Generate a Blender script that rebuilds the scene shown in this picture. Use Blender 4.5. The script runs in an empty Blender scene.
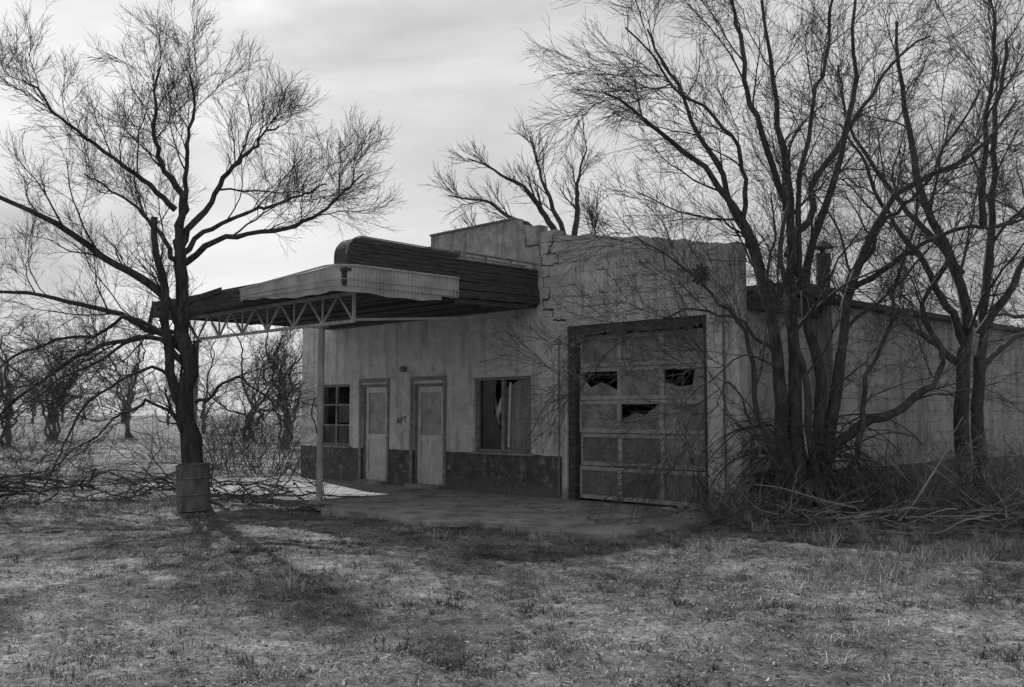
import bpy, math, numpy as np
from mathutils import Vector
rad=math.radians
scene=bpy.context.scene
scene.view_settings.view_transform='Standard'
scene.view_settings.look='None'
scene.view_settings.exposure=0
COL=scene.collection

# ---------------------------------------------------------------- helpers
def mesh_np(name,V,F,mat=None,smooth=False,loc=(0,0,0),attr=None,parent=None):
    me=bpy.data.meshes.new(name)
    if not isinstance(F,list): F=[F]
    V=np.asarray(V,dtype=np.float32)
    me.vertices.add(len(V)); me.vertices.foreach_set('co',V.ravel())
    loops=np.concatenate([f.ravel() for f in F]).astype(np.int32)
    starts=[];o=0
    for f in F:
        starts.append(o+np.arange(len(f))*f.shape[1]); o+=f.size
    starts=np.concatenate(starts).astype(np.int32)
    me.loops.add(len(loops)); me.loops.foreach_set('vertex_index',loops)
    me.polygons.add(len(starts)); me.polygons.foreach_set('loop_start',starts)
    if attr is not None:
        a=me.attributes.new('tone','FLOAT','POINT'); a.data.foreach_set('value',attr.astype(np.float32))
    me.update(calc_edges=True); me.validate()
    if smooth: me.polygons.foreach_set('use_smooth',np.ones(len(me.polygons),dtype=bool))
    if mat: me.materials.append(mat)
    ob=bpy.data.objects.new(name,me); ob.location=loc; COL.objects.link(ob)
    if parent: ob.parent=parent
    return ob

class MB:
    def __init__(s): s.v=[];s.f=[]
    def poly(s,pts,faces):
        o=len(s.v); s.v+= [tuple(p) for p in pts]; s.f+=[tuple(i+o for i in f) for f in faces]
    def box(s,x0,x1,y0,y1,z0,z1):
        s.poly([(x0,y0,z0),(x1,y0,z0),(x1,y1,z0),(x0,y1,z0),(x0,y0,z1),(x1,y0,z1),(x1,y1,z1),(x0,y1,z1)],
               [(0,3,2,1),(4,5,6,7),(0,1,5,4),(1,2,6,5),(2,3,7,6),(3,0,4,7)])
    def beam(s,p0,p1,w,h):
        p0=Vector(p0);p1=Vector(p1);d=(p1-p0).normalized()
        up=Vector((0,0,1)) if abs(d.z)<.95 else Vector((1,0,0))
        a=d.cross(up).normalized()*w/2; b=a.cross(d).normalized()*h/2
        P=[p0-a-b,p0+a-b,p0+a+b,p0-a+b,p1-a-b,p1+a-b,p1+a+b,p1-a+b]
        s.poly(P,[(0,3,2,1),(4,5,6,7),(0,1,5,4),(1,2,6,5),(2,3,7,6),(3,0,4,7)])
    def cyl(s,p0,p1,r0,r1=None,n=16,cap=True):
        r1=r0 if r1 is None else r1
        p0=Vector(p0);p1=Vector(p1);d=(p1-p0).normalized()
        up=Vector((0,0,1)) if abs(d.z)<.95 else Vector((1,0,0))
        a=d.cross(up).normalized(); b=a.cross(d).normalized()
        P=[];
        for p,r in((p0,r0),(p1,r1)):
            for i in range(n):
                t=2*math.pi*i/n; P.append(p+a*r*math.cos(t)+b*r*math.sin(t))
        F=[(i,(i+1)%n,n+(i+1)%n,n+i) for i in range(n)]
        if cap: F+=[tuple(range(n-1,-1,-1)),tuple(range(n,2*n))]
        s.poly(P,F)
    def build(s,name,mat,parent=None,bevel=0,loc=(0,0,0),smooth=False,rot=0):
        me=bpy.data.meshes.new(name); me.from_pydata(s.v,[],s.f); me.update()
        if smooth: me.polygons.foreach_set('use_smooth',[True]*len(me.polygons))
        me.materials.append(mat)
        ob=bpy.data.objects.new(name,me); ob.location=loc; ob.rotation_euler[2]=rot; COL.objects.link(ob)
        if parent: ob.parent=parent
        if bevel:
            m=ob.modifiers.new('b','BEVEL'); m.width=bevel; m.segments=2; m.limit_method='ANGLE'
        return ob

class NT:
    def __init__(s,name):
        s.m=bpy.data.materials.new(name); s.m.use_nodes=True; s.t=s.m.node_tree; s.b=s.t.nodes['Principled BSDF']
        s.b.inputs['Specular IOR Level'].default_value=.25
    def n(s,t,**k):
        x=s.t.nodes.new(t)
        for a,b in k.items():
            if a in x.inputs.keys(): x.inputs[a].default_value=b
            else: setattr(x,a,b)
        return x
    def l(s,a,b): s.t.links.new(a,b)
    def coord(s,scale=(1,1,1),world=False):
        if world:
            g=s.n('ShaderNodeNewGeometry'); o=g.outputs['Position']
        else:
            g=s.n('ShaderNodeTexCoord'); o=g.outputs['Object']
        m=s.n('ShaderNodeMapping'); m.inputs['Scale'].default_value=scale
        s.l(o,m.inputs['Vector']); return m.outputs[0]
    def noise(s,vec,scale,detail=6,rough=.6):
        x=s.n('ShaderNodeTexNoise'); x.inputs['Scale'].default_value=scale; x.inputs['Detail'].default_value=detail; x.inputs['Roughness'].default_value=rough
        s.l(vec,x.inputs['Vector']); return x.outputs[0]
    def ramp(s,fac,stops):
        r=s.n('ShaderNodeValToRGB'); e=r.color_ramp.elements
        while len(e)<len(stops): e.new(.5)
        for i,(p,c) in enumerate(stops): e[i].position=p; e[i].color=(c,c,c,1)
        s.l(fac,r.inputs[0]); return r.outputs[0]
    def math(s,op,a,b=0.5,clamp=False):
        x=s.n('ShaderNodeMath'); x.operation=op; x.use_clamp=clamp
        for i,v in enumerate((a,b)):
            if isinstance(v,(int,float)): x.inputs[i].default_value=v
            else: s.l(v,x.inputs[i])
        return x.outputs[0]
    def mix(s,f,a,b):
        x=s.n('ShaderNodeMix'); x.data_type='FLOAT'
        for i,v in ((0,f),(2,a),(3,b)):
            if isinstance(v,(int,float)): x.inputs[i].default_value=v
            else: s.l(v,x.inputs[i])
        return x.outputs[0]
    def out(s,col,rough=.9,bump=None,dist=.01,strength=.6):
        s.l(col,s.b.inputs['Base Color']) if not isinstance(col,float) else None
        if isinstance(col,float): s.b.inputs['Base Color'].default_value=(col,col,col,1)
        s.b.inputs['Roughness'].default_value=rough
        if bump is not None:
            b=s.n('ShaderNodeBump'); b.inputs['Strength'].default_value=strength; b.inputs['Distance'].default_value=dist
            s.l(bump,b.inputs['Height']); s.l(b.outputs[0],s.b.inputs['Normal'])
        return s.m

def simple(name,lo,hi,scale=5,sc=(1,1,1),rough=.85,bump=.01,detail=5,metal=0,world=False):
    t=NT(name); v=t.coord(sc,world); n=t.noise(v,scale,detail,.65)
    c=t.ramp(n,[(.32,lo),(.68,hi)]); m=t.out(c,rough,n if bump else None,bump); t.b.inputs['Metallic'].default_value=metal
    return m
def twig(name,lo,hi):
    t=NT(name); n=t.noise(t.coord(),3,2,.5); t.b.inputs['Specular IOR Level'].default_value=0.
    return t.out(t.ramp(n,[(.32,lo),(.68,hi)]),1.)

def wall_mat(name,axis='X',band=True,xlim=8.5,k=1.):
    t=NT(name); v=t.coord()
    sep=t.n('ShaderNodeSeparateXYZ'); t.l(v,sep.inputs[0]); X=sep.outputs[axis]; Z=sep.outputs['Z']
    comb=t.n('ShaderNodeCombineXYZ'); t.l(X,comb.inputs[0]); t.l(Z,comb.inputs[1])
    big=t.noise(v,.7,4,.6); mid=t.noise(v,4,7,.7); fine=t.noise(v,40,4,.7)
    st=t.noise(t.coord((4,4,.3)),1.3,6,.7)
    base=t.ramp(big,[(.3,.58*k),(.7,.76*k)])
    base=t.math('MULTIPLY',base,t.ramp(mid,[(.3,.7),(.6,1.05)]))
    base=t.math('MULTIPLY',base,t.ramp(st,[(.36,.62),(.5,1.0)]))
    base=t.math('MULTIPLY',base,t.ramp(fine,[(.3,.84),(.7,1.06)]))
    up=t.math('MULTIPLY',t.math('SUBTRACT',Z,3.4),.3,True)
    base=t.math('MULTIPLY',base,t.math('SUBTRACT',1.0,t.math('MULTIPLY',up,t.ramp(mid,[(.35,1.1),(.65,.45)]))))
    br=t.n('ShaderNodeTexBrick'); br.offset=.5
    wob=t.n('ShaderNodeVectorMath'); wob.operation='MULTIPLY_ADD'
    nn=t.n('ShaderNodeTexNoise'); nn.inputs['Scale'].default_value=6; t.l(v,nn.inputs['Vector'])
    t.l(nn.outputs['Color'],wob.inputs[0]); wob.inputs[1].default_value=(.05,.05,0); t.l(comb.outputs[0],wob.inputs[2])
    t.l(wob.outputs[0],br.inputs['Vector'])
    for kk,val in (('Scale',1.0),('Mortar Size',.007),('Mortar Smooth',.4),('Brick Width',.4),('Row Height',.2)): br.inputs[kk].default_value=val
    mort=br.outputs['Fac']
    right=t.math('MULTIPLY',t.math('SUBTRACT',X,7.6 if axis=='X' else 0.),.8,True)
    if axis=='X': right=t.math('MULTIPLY',right,t.math('MULTIPLY',t.math('SUBTRACT',Z,2.4),1.2,True))
    expo=t.math('ADD',t.math('MULTIPLY',right,.14),t.noise(v,1.9,6,.7))
    mask=t.ramp(expo,[(.56,.0),(.67,.9)])
    mm=t.math('MULTIPLY',mort,mask)
    base=t.mix(t.math('MULTIPLY',mm,.8),base,.07)
    pe=t.ramp(t.noise(v,2.3,8,.72),[(.58,0),(.61,1)])
    base=t.mix(t.math('MULTIPLY',pe,.55),base,.3)
    if band:
        edge=t.math('ADD',Z,t.math('MULTIPLY',t.math('SUBTRACT',mid,.5),.05))
        bz=t.math('LESS_THAN',edge,.775 if axis=='X' else .62)
        if axis=='X': bz=t.math('MULTIPLY',bz,t.math('LESS_THAN',X,xlim))
        chips=t.ramp(t.noise(v,5,9,.75),[(.54,0),(.58,1)])
        bc=t.mix(t.math('MULTIPLY',chips,.7),t.ramp(mid,[(.3,.05),(.7,.13)]),.28)
        base=t.mix(bz,base,bc)
    low=t.math('SUBTRACT',1.0,t.math('MULTIPLY',t.math('ADD',Z,t.math('MULTIPLY',big,-.2)),4.0),True)
    base=t.mix(t.math('MULTIPLY',low,.7),base,.14)
    h=t.math('SUBTRACT',t.math('MULTIPLY',fine,.4),mm)
    return t.out(base,.92,h,.012,.7)

M_wallx=wall_mat('stucco_facade','X',True)
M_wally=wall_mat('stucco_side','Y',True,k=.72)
M_dark=simple('dark_old_wood',.03,.12,6,(1,1,6),bump=.01)
M_fin=simple('fin_boards',.035,.14,5,(2,.5,12),bump=.006)
M_crack=simple('crack_shadow',.02,.06,6,bump=0)
M_frame=simple('window_frame_paint',.13,.32,9)
M_white=simple('peeling_white_paint',.42,.68,5,(2,2,.6),rough=.6,bump=.004)
M_gdoor=simple('garage_door_stile',.26,.46,5,(2,2,.6),rough=.75)
M_gpanel=simple('garage_door_panel',.1,.22,3,(2,2,.8),rough=.7)
M_gpanel2=simple('garage_door_dusty_glass',.13,.36,2.2,(2,2,1.5),rough=.3,bump=.001)
M_tin=simple('corrugated_tin',.3,.56,3,(1,1,.8),rough=.6,bump=.003,metal=.0)
M_steel=simple('painted_steel',.32,.58,6,rough=.6,bump=.003)
M_post=simple('post_paint',.2,.42,6,(1,1,.4),rough=.7)
M_roof=simple('roof_tar',.05,.1,4)
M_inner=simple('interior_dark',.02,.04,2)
M_glass=(lambda t:(t.out(t.ramp(t.noise(t.coord(),3,6,.6),[(.35,.012),(.7,.06)]),.18)))(NT('dirty_glass'))
M_glass2=(lambda t:(t.out(t.ramp(t.noise(t.coord(),4,6,.6),[(.35,.2),(.7,.42)]),.35)))(NT('dusty_pane'))
t=NT('concrete_slab'); v=t.coord(); a=t.noise(v,.9,5,.6); b=t.noise(v,9,6,.7); vo=t.n('ShaderNodeTexVoronoi'); vo.feature='DISTANCE_TO_EDGE'; vo.inputs['Scale'].default_value=.4
wn=t.n('ShaderNodeTexNoise'); wn.inputs['Scale'].default_value=1.4; wn.inputs['Detail'].default_value=5; t.l(v,wn.inputs['Vector'])
wv=t.n('ShaderNodeVectorMath'); wv.operation='MULTIPLY_ADD'; t.l(wn.outputs['Color'],wv.inputs[0]); wv.inputs[1].default_value=(.9,.9,0); t.l(v,wv.inputs[2]); t.l(wv.outputs[0],vo.inputs['Vector'])
c=t.math('MULTIPLY',t.ramp(a,[(.3,.26),(.7,.4)]),t.ramp(b,[(.3,.75),(.6,1.05)])); crk=t.ramp(vo.outputs['Distance'],[(.0,.4),(.008,1.)])
dirt=t.ramp(t.noise(v,1.7,7,.7),[(.48,0),(.58,1)])
c=t.mix(t.math('MULTIPLY',dirt,.7),c,.13)
M_concrete=t.out(t.math('MULTIPLY',c,crk),.95,b,.01)
M_bark=simple('bark',.03,.1,14,(1,1,.25),rough=.95,bump=.03,detail=3)
M_barkR=simple('bark_grey_haze',.04,.125,14,(1,1,.25),rough=.95,bump=.03,detail=3)  # lighter than plain bark: haze over the right-hand trees painted into the colour
M_barkF=twig('bark_far_haze',.09,.17)  # distance haze is put into this paler bark colour
M_brush=twig('dry_brush',.2,.42)
M_brushD=twig('grey_brush',.06,.17)
M_rust=simple('rusty_drum',.08,.2,7,(1,1,.5),rough=.7,bump=.003,metal=.1)

# ---------------------------------------------------------------- terrain
SX=[(.31,.17,1.3),(-.22,.37,4.1),(.55,-.48,2.2),(1.1,.8,.3),(-.9,1.4,5.)]
SA=[.03,.03,.02,.012,.01]
def gz(x,y):
    z=0
    for (a,b,p),A in zip(SX,SA): z=z+A*np.sin(a*x+b*y+p)
    d=np.hypot(x,y-10); f=np.clip(1-(d-40)/60,0,1)
    return (z-.03)*f
_vr=np.random.default_rng(99).random((256,256))
def vnoise(x,y):
    x=np.asarray(x,float);y=np.asarray(y,float)
    xi=np.floor(x).astype(int); yi=np.floor(y).astype(int); fx=x-xi; fy=y-yi; fx=fx*fx*(3-2*fx); fy=fy*fy*(3-2*fy)
    g=lambda a,b:_vr[a%256,b%256]
    return (g(xi,yi)*(1-fx)+g(xi+1,yi)*fx)*(1-fy)+(g(xi,yi+1)*(1-fx)+g(xi+1,yi+1)*fx)*fy
def patch(x,y,s=1.,ph=0.):
    z=0;A=1.;tot=0
    for i in range(5):
        a=.7*i+ph; xx_=x*math.cos(a)-y*math.sin(a); yy_=x*math.sin(a)+y*math.cos(a)
        z=z+A*(vnoise(xx_*s*1.9**i+17*ph+31*i,yy_*s*1.9**i+9*ph+7*i)-.5); tot+=A; A*=.65
    return z/tot*3.4
u=np.linspace(-1,1,460)
gx=np.sign(u)*(np.abs(u)*22+np.abs(u)**9*2500)
gy=gx+12
XX,YY=np.meshgrid(gx,gy); rng=np.random.default_rng(5)
ZZ=gz(XX,YY)
near=(np.hypot(XX,YY-12)<26)
ZZ=ZZ+near*(rng.random(XX.shape)-.5)*.04
V=np.stack([XX,YY,ZZ],-1).reshape(-1,3); n=len(u)
I=np.arange(n*n).reshape(n,n); F=np.stack([I[:-1,:-1],I[:-1,1:],I[1:,1:],I[1:,:-1]],-1).reshape(-1,4)
t=NT('dry_dirt_grass'); v=t.coord()
a=t.noise(v,.4,5,.6); b=t.noise(v,1.7,8,.78); c=t.noise(v,18,6,.78); d=t.noise(v,80,3,.7)
col=t.ramp(t.math('ADD',t.math('MULTIPLY',a,.45),t.math('MULTIPLY',b,.55)),[(.41,.06),(.47,.16),(.53,.27),(.6,.48)])
col=t.math('MULTIPLY',col,t.ramp(c,[(.36,.3),(.6,1.25)])); col=t.math('MULTIPLY',col,t.ramp(d,[(.35,.6),(.65,1.25)]))
M_ground=t.out(col,1,t.math('ADD',c,t.math('MULTIPLY',b,1.5)),.06,.9)
mesh_np('ground',V,F,M_ground,True)

# ---------------------------------------------------------------- building
O=Vector((-5.0,23.7,0)); ROT=math.atan2(-.722,.692)
B=bpy.data.objects.new('abandoned_gas_station',None); COL.objects.link(B); B.location=O; B.rotation_euler[2]=ROT
W=12.16
openings=[(.77,1.99,.81,2.19),(2.45,3.38,.06,2.16),(4.27,5.25,.06,2.14),(6.16,7.73,.80,2.21),(8.62,11.57,.02,3.05)]
prof=[(0,3.9),(.7,4.1),(1.7,4.3),(2.8,4.5),(3.7,4.7),(4.3,4.95),(4.82,5.15),(7.3,5.02),(7.55,4.96),(7.95,4.82),(8.35,4.69)]
rr=np.random.default_rng(6); xq=8.62
while xq<12.0:
    prof.append((round(xq,3),round(4.66-.60*((xq-8.6)/3.5)**1.15+rr.uniform(-.025,.025),3))); xq+=rr.uniform(.1,.3)
def ptop(x):
    z=prof[0][1]
    for a,b in prof:
        if x>=a: z=b
    return z
xs=sorted(set([0,W]+[a for a,_ in prof]+[o[0] for o in openings]+[o[1] for o in openings]))
zs=sorted(set([-.15]+[b for _,b in prof]+[o[2] for o in openings]+[o[3] for o in openings]))
occ={}
for i in range(len(xs)-1):
    for j in range(len(zs)-1):
        cx=(xs[i]+xs[i+1])/2; cz=(zs[j]+zs[j+1])/2
        occ[i,j]= cz<ptop(cx) and not any(o[0]<cx<o[1] and o[2]<cz<o[3] for o in openings)
m=MB(); T=.22
for (i,j),o in occ.items():
    if not o: continue
    x0,x1,z0,z1=xs[i],xs[i+1],zs[j],zs[j+1]
    m.poly([(x0,0,z0),(x1,0,z0),(x1,0,z1),(x0,0,z1)],[(0,1,2,3)])
    m.poly([(x0,T,z0),(x1,T,z0),(x1,T,z1),(x0,T,z1)],[(3,2,1,0)])
    for di,dj,q in ((-1,0,[(x0,0,z0),(x0,0,z1),(x0,T,z1),(x0,T,z0)]),(1,0,[(x1,0,z0),(x1,T,z0),(x1,T,z1),(x1,0,z1)]),
                    (0,-1,[(x0,0,z0),(x0,T,z0),(x1,T,z0),(x1,0,z0)]),(0,1,[(x0,0,z1),(x1,0,z1),(x1,T,z1),(x0,T,z1)])):
        if not occ.get((i+di,j+dj),False): m.poly(q,[(0,1,2,3)])
m.build('facade_wall',M_wallx,B)
m=MB(); rr=np.random.default_rng(2)
def crack(pts,s=1.):
    pr=None; wd=rr.uniform(.004,.012)*s
    for (a,b) in zip(pts[:-1],pts[1:]):
        L=abs(a[0]-b[0])+abs(a[1]-b[1]); n_=max(2,int(L/.04)); vert=abs(a[0]-b[0])<.03
        for i in range(n_+1):
            f=i/n_; q=(a[0]+(b[0]-a[0])*f+rr.normal(0,.009),a[1]+(b[1]-a[1])*f+rr.normal(0,.009))
            wd=min(.02,max(.003,wd+rr.normal(0,.003)))
            if pr and rr.random()>.08:
                if vert: m.beam((pr[0],-.0,pr[1]),(q[0],-.0,q[1]),wd*s,.004)
                else: m.beam((pr[0],-.0,pr[1]),(q[0],-.0,q[1]),.004,wd*s*.8)
            pr=q
crack([(8.3,4.8),(8.28,4.55),(8.2,4.52),(8.2,4.4),(8.42,4.38),(8.42,4.2),(8.2,4.18),(8.2,4.0),(8.05,3.97),(8.05,3.8),(8.22,3.78),(8.22,3.6),(8.05,3.57),(8.05,3.4),(8.3,3.38),(8.3,3.2),(8.6,3.15)],2.4)
crack([(8.42,4.2),(8.85,4.19),(8.85,4.0),(9.5,3.98)],1.5); crack([(8.22,3.6),(8.7,3.59),(9.1,3.56)],.9); crack([(8.2,4.4),(7.95,4.4),(7.95,4.6),(7.6,4.6),(7.6,4.8)],1.6)
crack([(8.42,4.38),(8.8,4.4),(8.8,4.5)],1.2); crack([(8.2,4.18),(8.0,4.2),(8.0,4.35)],1.3)
crack([(9.9,4.4),(9.9,4.2),(10.3,4.2),(10.3,4.0),(10.5,4.0)],.8); crack([(10.9,3.1),(11.2,3.15),(11.2,3.4),(11.4,3.4)],.7)
crack([(.9,3.2),(.9,3.1),(1.15,3.08),(1.15,2.9),(1.4,2.87),(1.4,2.7),(1.65,2.68)],.8)
crack([(7.75,.95),(8.0,.93),(8.05,.8)],.7)
m.build('wall_cracks',M_crack,B)
m=MB()
for x0,x1,z in ((4.8,5.9,5.15),(5.93,7.28,5.15)):
    m.box(x0,x1,-.03,T+.03,z+.002,z+.04)
m.build('parapet_coping',M_frame,B,.008)
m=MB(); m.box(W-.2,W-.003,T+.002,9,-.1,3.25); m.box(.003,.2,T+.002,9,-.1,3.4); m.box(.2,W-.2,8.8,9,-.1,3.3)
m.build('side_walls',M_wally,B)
m=MB(); m.box(.2,W+.12,T+.004,9.1,3.26,3.38); m.box(W-.02,W+.14,T+.004,2.2,3.1,3.25)
m.build('main_roof',M_roof,B)
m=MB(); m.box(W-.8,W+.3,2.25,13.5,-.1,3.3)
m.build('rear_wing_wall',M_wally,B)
m=MB(); m.box(W-.9,W+.5,2.1,13.7,3.302,3.4)
m.build('rear_wing_roof',M_roof,B,.01)
m=MB(); m.cyl((W-.25,3.0,3.4),(W-.25,3.0,4.3),.12); m.cyl((W-.25,3.0,4.4),(W-.25,3.0,4.52),.22,.05); m.cyl((W-.25,3.0,4.3),(W-.25,3.0,4.4),.05)
m.cyl((W-.25,3.0,3.4),(W-.25,3.0,3.7),.26,.14); m.box(W-1.5,W+.2,1.3,2.6,3.4,3.62)
m.build('chimney_flue',M_dark,B)
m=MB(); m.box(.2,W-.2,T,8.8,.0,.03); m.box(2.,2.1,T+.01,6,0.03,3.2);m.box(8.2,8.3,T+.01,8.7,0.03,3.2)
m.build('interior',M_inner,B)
m=MB()
for (x0,x1,z0,z1) in openings[:4]:
    w=.055; yy=(.05,.13)
    m.box(x0+.002,x0+w,*yy,z0+.002,z1-.002); m.box(x1-w,x1-.002,*yy,z0+.002,z1-.002); m.box(x0+w,x1-w,*yy,z1-w,z1-.002)
    if z0>.3: m.box(x0+w,x1-w,*yy,z0+.002,z0+w)
for (x0,x1,z0,z1) in (openings[0],openings[3]): m.box(x0-.06,x1+.06,-.045,.05,z0-.05,z0+.001)
x0,x1,z0,z1=openings[0]
m.box((x0+x1)/2-.03,(x0+x1)/2+.03,.055,.125,z0+.055,z1-.055)
for k in (1,2):
    zz=z0+(z1-z0)*k/3
    m.box(x0+.055,(x0+x1)/2-.03,.06,.12,zz-.02,zz+.02); m.box((x0+x1)/2+.03,x1-.055,.06,.12,zz-.02,zz+.02)
x0,x1,z0,z1=openings[3]
m.box(6.88,6.96,.05,.13,z0+.055,z1-.055); m.box(6.22,6.26,.045,.1,z0+.06,z1-.06)
m.build('window_frames',M_frame,B,.006)
m=MB(); x0,x1,z0,z1=openings[0]
m.box(x0+.055,x1-.055,.085,.09,z0+.055,z0+.48); m.box(x0+.66,x1-.055,.085,.09,z0+.52,z0+.9)
x0,x1,z0,z1=openings[3]
m.poly([(6.28,.1,z0+.06),(6.88,.1,z0+.06),(6.88,.1,z0+.3),(6.62,.1,z0+.75),(6.7,.1,z1-.06),(6.28,.1,z1-.06)],[(0,1,2,3,4,5)])
m.build('window_glass',M_glass,B)
m=MB()
m.poly([(6.98,.11,z0+.06),(7.66,.11,z0+.06),(7.66,.11,z1-.06),(7.3,.12,z1-.06),(6.98,.11,z1-.2)],[(0,1,2,3,4)])
m.build('window_board',simple('board',.16,.3,3,(3,3,.6)),B)
m=MB(); m.beam((6.4,.16,z0+.1),(6.78,.18,z0+1.),.03,.1); m.beam((7.05,.085,z0+.1),(7.1,.085,z1-.1),.02,.05); m.beam((6.3,.2,z0+.12),(6.9,.2,z0+.2),.03,.12); m.beam((6.5,.17,z1-.1),(6.7,.17,z0+.5),.02,.06)
m.build('broken_window_slats',M_white,B)
def door(x0,x1,z0,z1,name,glassmat):
    m=MB(); y0,y1=.075,.12; a=x0+.06; b=x1-.06; c=z0+.02; d=z1-.06; st=.1
    zm=c+.95
    m.box(a,a+st,y0,y1,c,d); m.box(b-st,b,y0,y1,c,d); m.box(a+st,b-st,y0,y1,c,c+.2); m.box(a+st,b-st,y0,y1,d-.12,d); m.box(a+st,b-st,y0,y1,zm-.06,zm+.06)
    m.box(a+st,b-st,y0+.02,y1-.01,c+.2,zm-.06)
    m.cyl((b-.05,y0-.05,zm-.02),(b-.05,y0,zm-.02),.025)
    m.build(name,M_white,B,.004)
    m=MB(); m.box(a+st,b-st,y0+.02,y1-.015,zm+.06,d-.12); m.build(name+'_lite',glassmat,B)
door(2.45,3.38,.06,2.16,'entry_door',M_glass2); door(4.27,5.25,.06,2.14,'office_door',M_glass2)
m=MB()
for a,b in ((2.36,2.448),(3.382,3.46),(4.18,4.268),(5.252,5.34)): m.box(a,b,-.02,-.001,.08,2.2)
m.box(2.36,3.46,-.022,-.001,2.2,2.28); m.box(4.18,5.34,-.022,-.001,2.2,2.28)
m.build('door_casing',M_frame,B,.004)
m=MB(); m.box(2.4,3.43,-.18,.04,-.05,.1); m.box(4.2,5.3,-.18,.04,-.05,.1)
m.build('door_thresholds',M_concrete,B,.01)
m=MB(); m.cyl((4.0,-.0,2.45),(4.0,-.1,2.45),.05,.07)
m.build('wall_lamp',M_frame,B)
cu=bpy.data.curves.new('door_number','FONT'); cu.body='APT'; cu.size=.2; cu.extrude=.002; cu.materials.append(M_dark)
tx=bpy.data.objects.new('door_number',cu); COL.objects.link(tx); tx.parent=B; tx.location=(3.72,-.006,1.3); tx.rotation_euler=(rad(90),rad(-6),0)
# garage door
gx0,gx1=8.62,11.57
m=MB()
m.box(gx0+.002,gx0+.16,.03,.2,.02,3.04); m.box(gx1-.08,gx1-.002,.03,.2,.02,3.04); m.box(gx0+.16,gx1-.08,.05,.2,2.93,3.045)
m.build('garage_frame',M_dark,B,.006)
m=MB(); p=MB(); g2=MB(); a=gx0+.18; b=gx1-.09; rows=5; H=2.82/rows; cols=3; cw=(b-a)/cols
rr=np.random.default_rng(3)
kind={(4,0):'g2',(4,1):'g2',(4,2):'g2',(3,0):'g3',(3,1):'g2',(3,2):'g4',(2,0):'g2',(2,1):'half',(2,2):'g2',(1,2):'g2'}
for r in range(rows):
    z=.06+r*H; off=.16+rr.uniform(-.02,.02); tl=rr.uniform(-.012,.012)
    m.beam((a,off,z+.04),(b,off,z+.04+tl),.04,.07); m.beam((a,off,z+H-.04),(b,off,z+H-.04+tl),.04,.07)
    for c_ in range(cols+1):
        xc=a+c_*cw; xa=max(a,xc-.045); xb=min(b,xc+.045)
        m.box(xa,xb,off-.019,off+.019,z+.07,z+H-.07)
    for c_ in range(cols):
        xa,xb=a+c_*cw+.046,a+(c_+1)*cw-.046; k=kind.get((r,c_),'p')
        if k=='p': p.box(xa,xb,off+.0,off+.01,z+.07,z+H-.07)
        elif k=='g2': g2.box(xa,xb,off+.0,off+.006,z+.07,z+H-.07)
        elif k=='g3': g2.poly([(xa,off,z+.07),(xb,off,z+.07),(xb,off,z+H*.3),(xa+.45,off,z+H*.55),(xa+.2,off,z+H*.4),(xa,off,z+H*.7)],[(0,1,2,3,4,5)])
        elif k=='g4': g2.poly([(xa,off,z+.07),(xb,off,z+.07),(xb,off,z+H-.07),(xb-.2,off,z+H-.07),(xb-.25,off,z+H*.4),(xa+.3,off,z+H*.35),(xa,off,z+H*.5)],[(0,1,2,3,4,5,6)])
        elif k=='half': g2.poly([(xa,off,z+.07),(xb,off,z+.07),(xb,off,z+H-.07),(xb-.3,off,z+H*.55),(xa+.3,off,z+H*.62),(xa,off,z+H*.4)],[(0,1,2,3,4,5)])
m.build('garage_door_frame',M_gdoor,B,.004); p.build('garage_door_panels',M_gpanel,B); g2.build('garage_door_glazing',M_gpanel2,B)
m=MB(); pts=[];rr=np.random.default_rng(8)
k=22
for i in range(k+1):
    x=gx0+.2+(gx1-gx0-.35)*i/k; pts.append((x,.02+rr.uniform(-.02,.02),2.93-rr.uniform(.0,.16)))
top=[(q[0],.03,3.04) for q in pts]
m.poly(pts+top,[(i,i+1,k+2+i,k+1+i) for i in range(k)])
m.build('dark_gap_sheet',M_dark,B)  # dark ragged sheet painting in the shade of the gap above the door
m=MB(); c0=Vector((11.5,-.02,3.68))
for i in range(10):
    a=i*math.pi/5; m.beam(c0+Vector((0,-.01*(i%3),0)),c0+Vector((math.cos(a)*.17,-.01*(i%3)-.03,math.sin(a)*.17)),.03,.03)
m.cyl(c0,c0+Vector((0,-.08,0)),.09)
m.build('sign_bracket',M_dark,B)
m=MB(); m.cyl((11.9,-.03,.4),(11.9,-.03,3.2),.015,n=8); m.cyl((8.45,-.03,.1),(8.45,-.03,2.9),.014,n=8)
m.build('conduit',M_frame,B)

# ---- canopy
m=MB(); m.box(1.3,7.92,-4.22,-.01,3.70,3.75)
for i in range(12):
    x=1.4+i*.585; m.box(x,x+.05,-4.2,-.02,3.5,3.70)
m.box(1.3,7.9,-.3,-.02,3.44,3.5); m.box(1.3,7.9,-2.2,-2.1,3.42,3.5)
m.build('canopy_deck',M_dark,B)
m=MB(); rr=np.random.default_rng(4)
for i in range(30):
    y=-4.18+i*.14
    if rr.random()<.22: continue
    x0=1.35+(rr.random()<.2)*rr.uniform(.5,3); m.box(x0,7.88,y,y+.13,3.485+rr.uniform(-.01,.004),3.4995)
m.build('canopy_soffit',M_dark,B)
m=MB()
m.beam((1.28,-4.27,3.68),(4.95,-4.27,3.62),.03,.15); m.beam((1.28,-4.265,3.5),(4.95,-4.265,3.49),.03,.15)
m.beam((1.26,-4.25,3.6),(1.26,-.05,3.62),.03,.32)
m.beam((1.2,-4.2,3.75),(1.35,-4.35,3.3),.03,.14); m.beam((1.5,-4.3,3.5),(2.4,-4.29,3.33),.03,.1); m.beam((2.6,-4.31,3.62),(4.2,-4.3,3.73),.02,.1)
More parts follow.
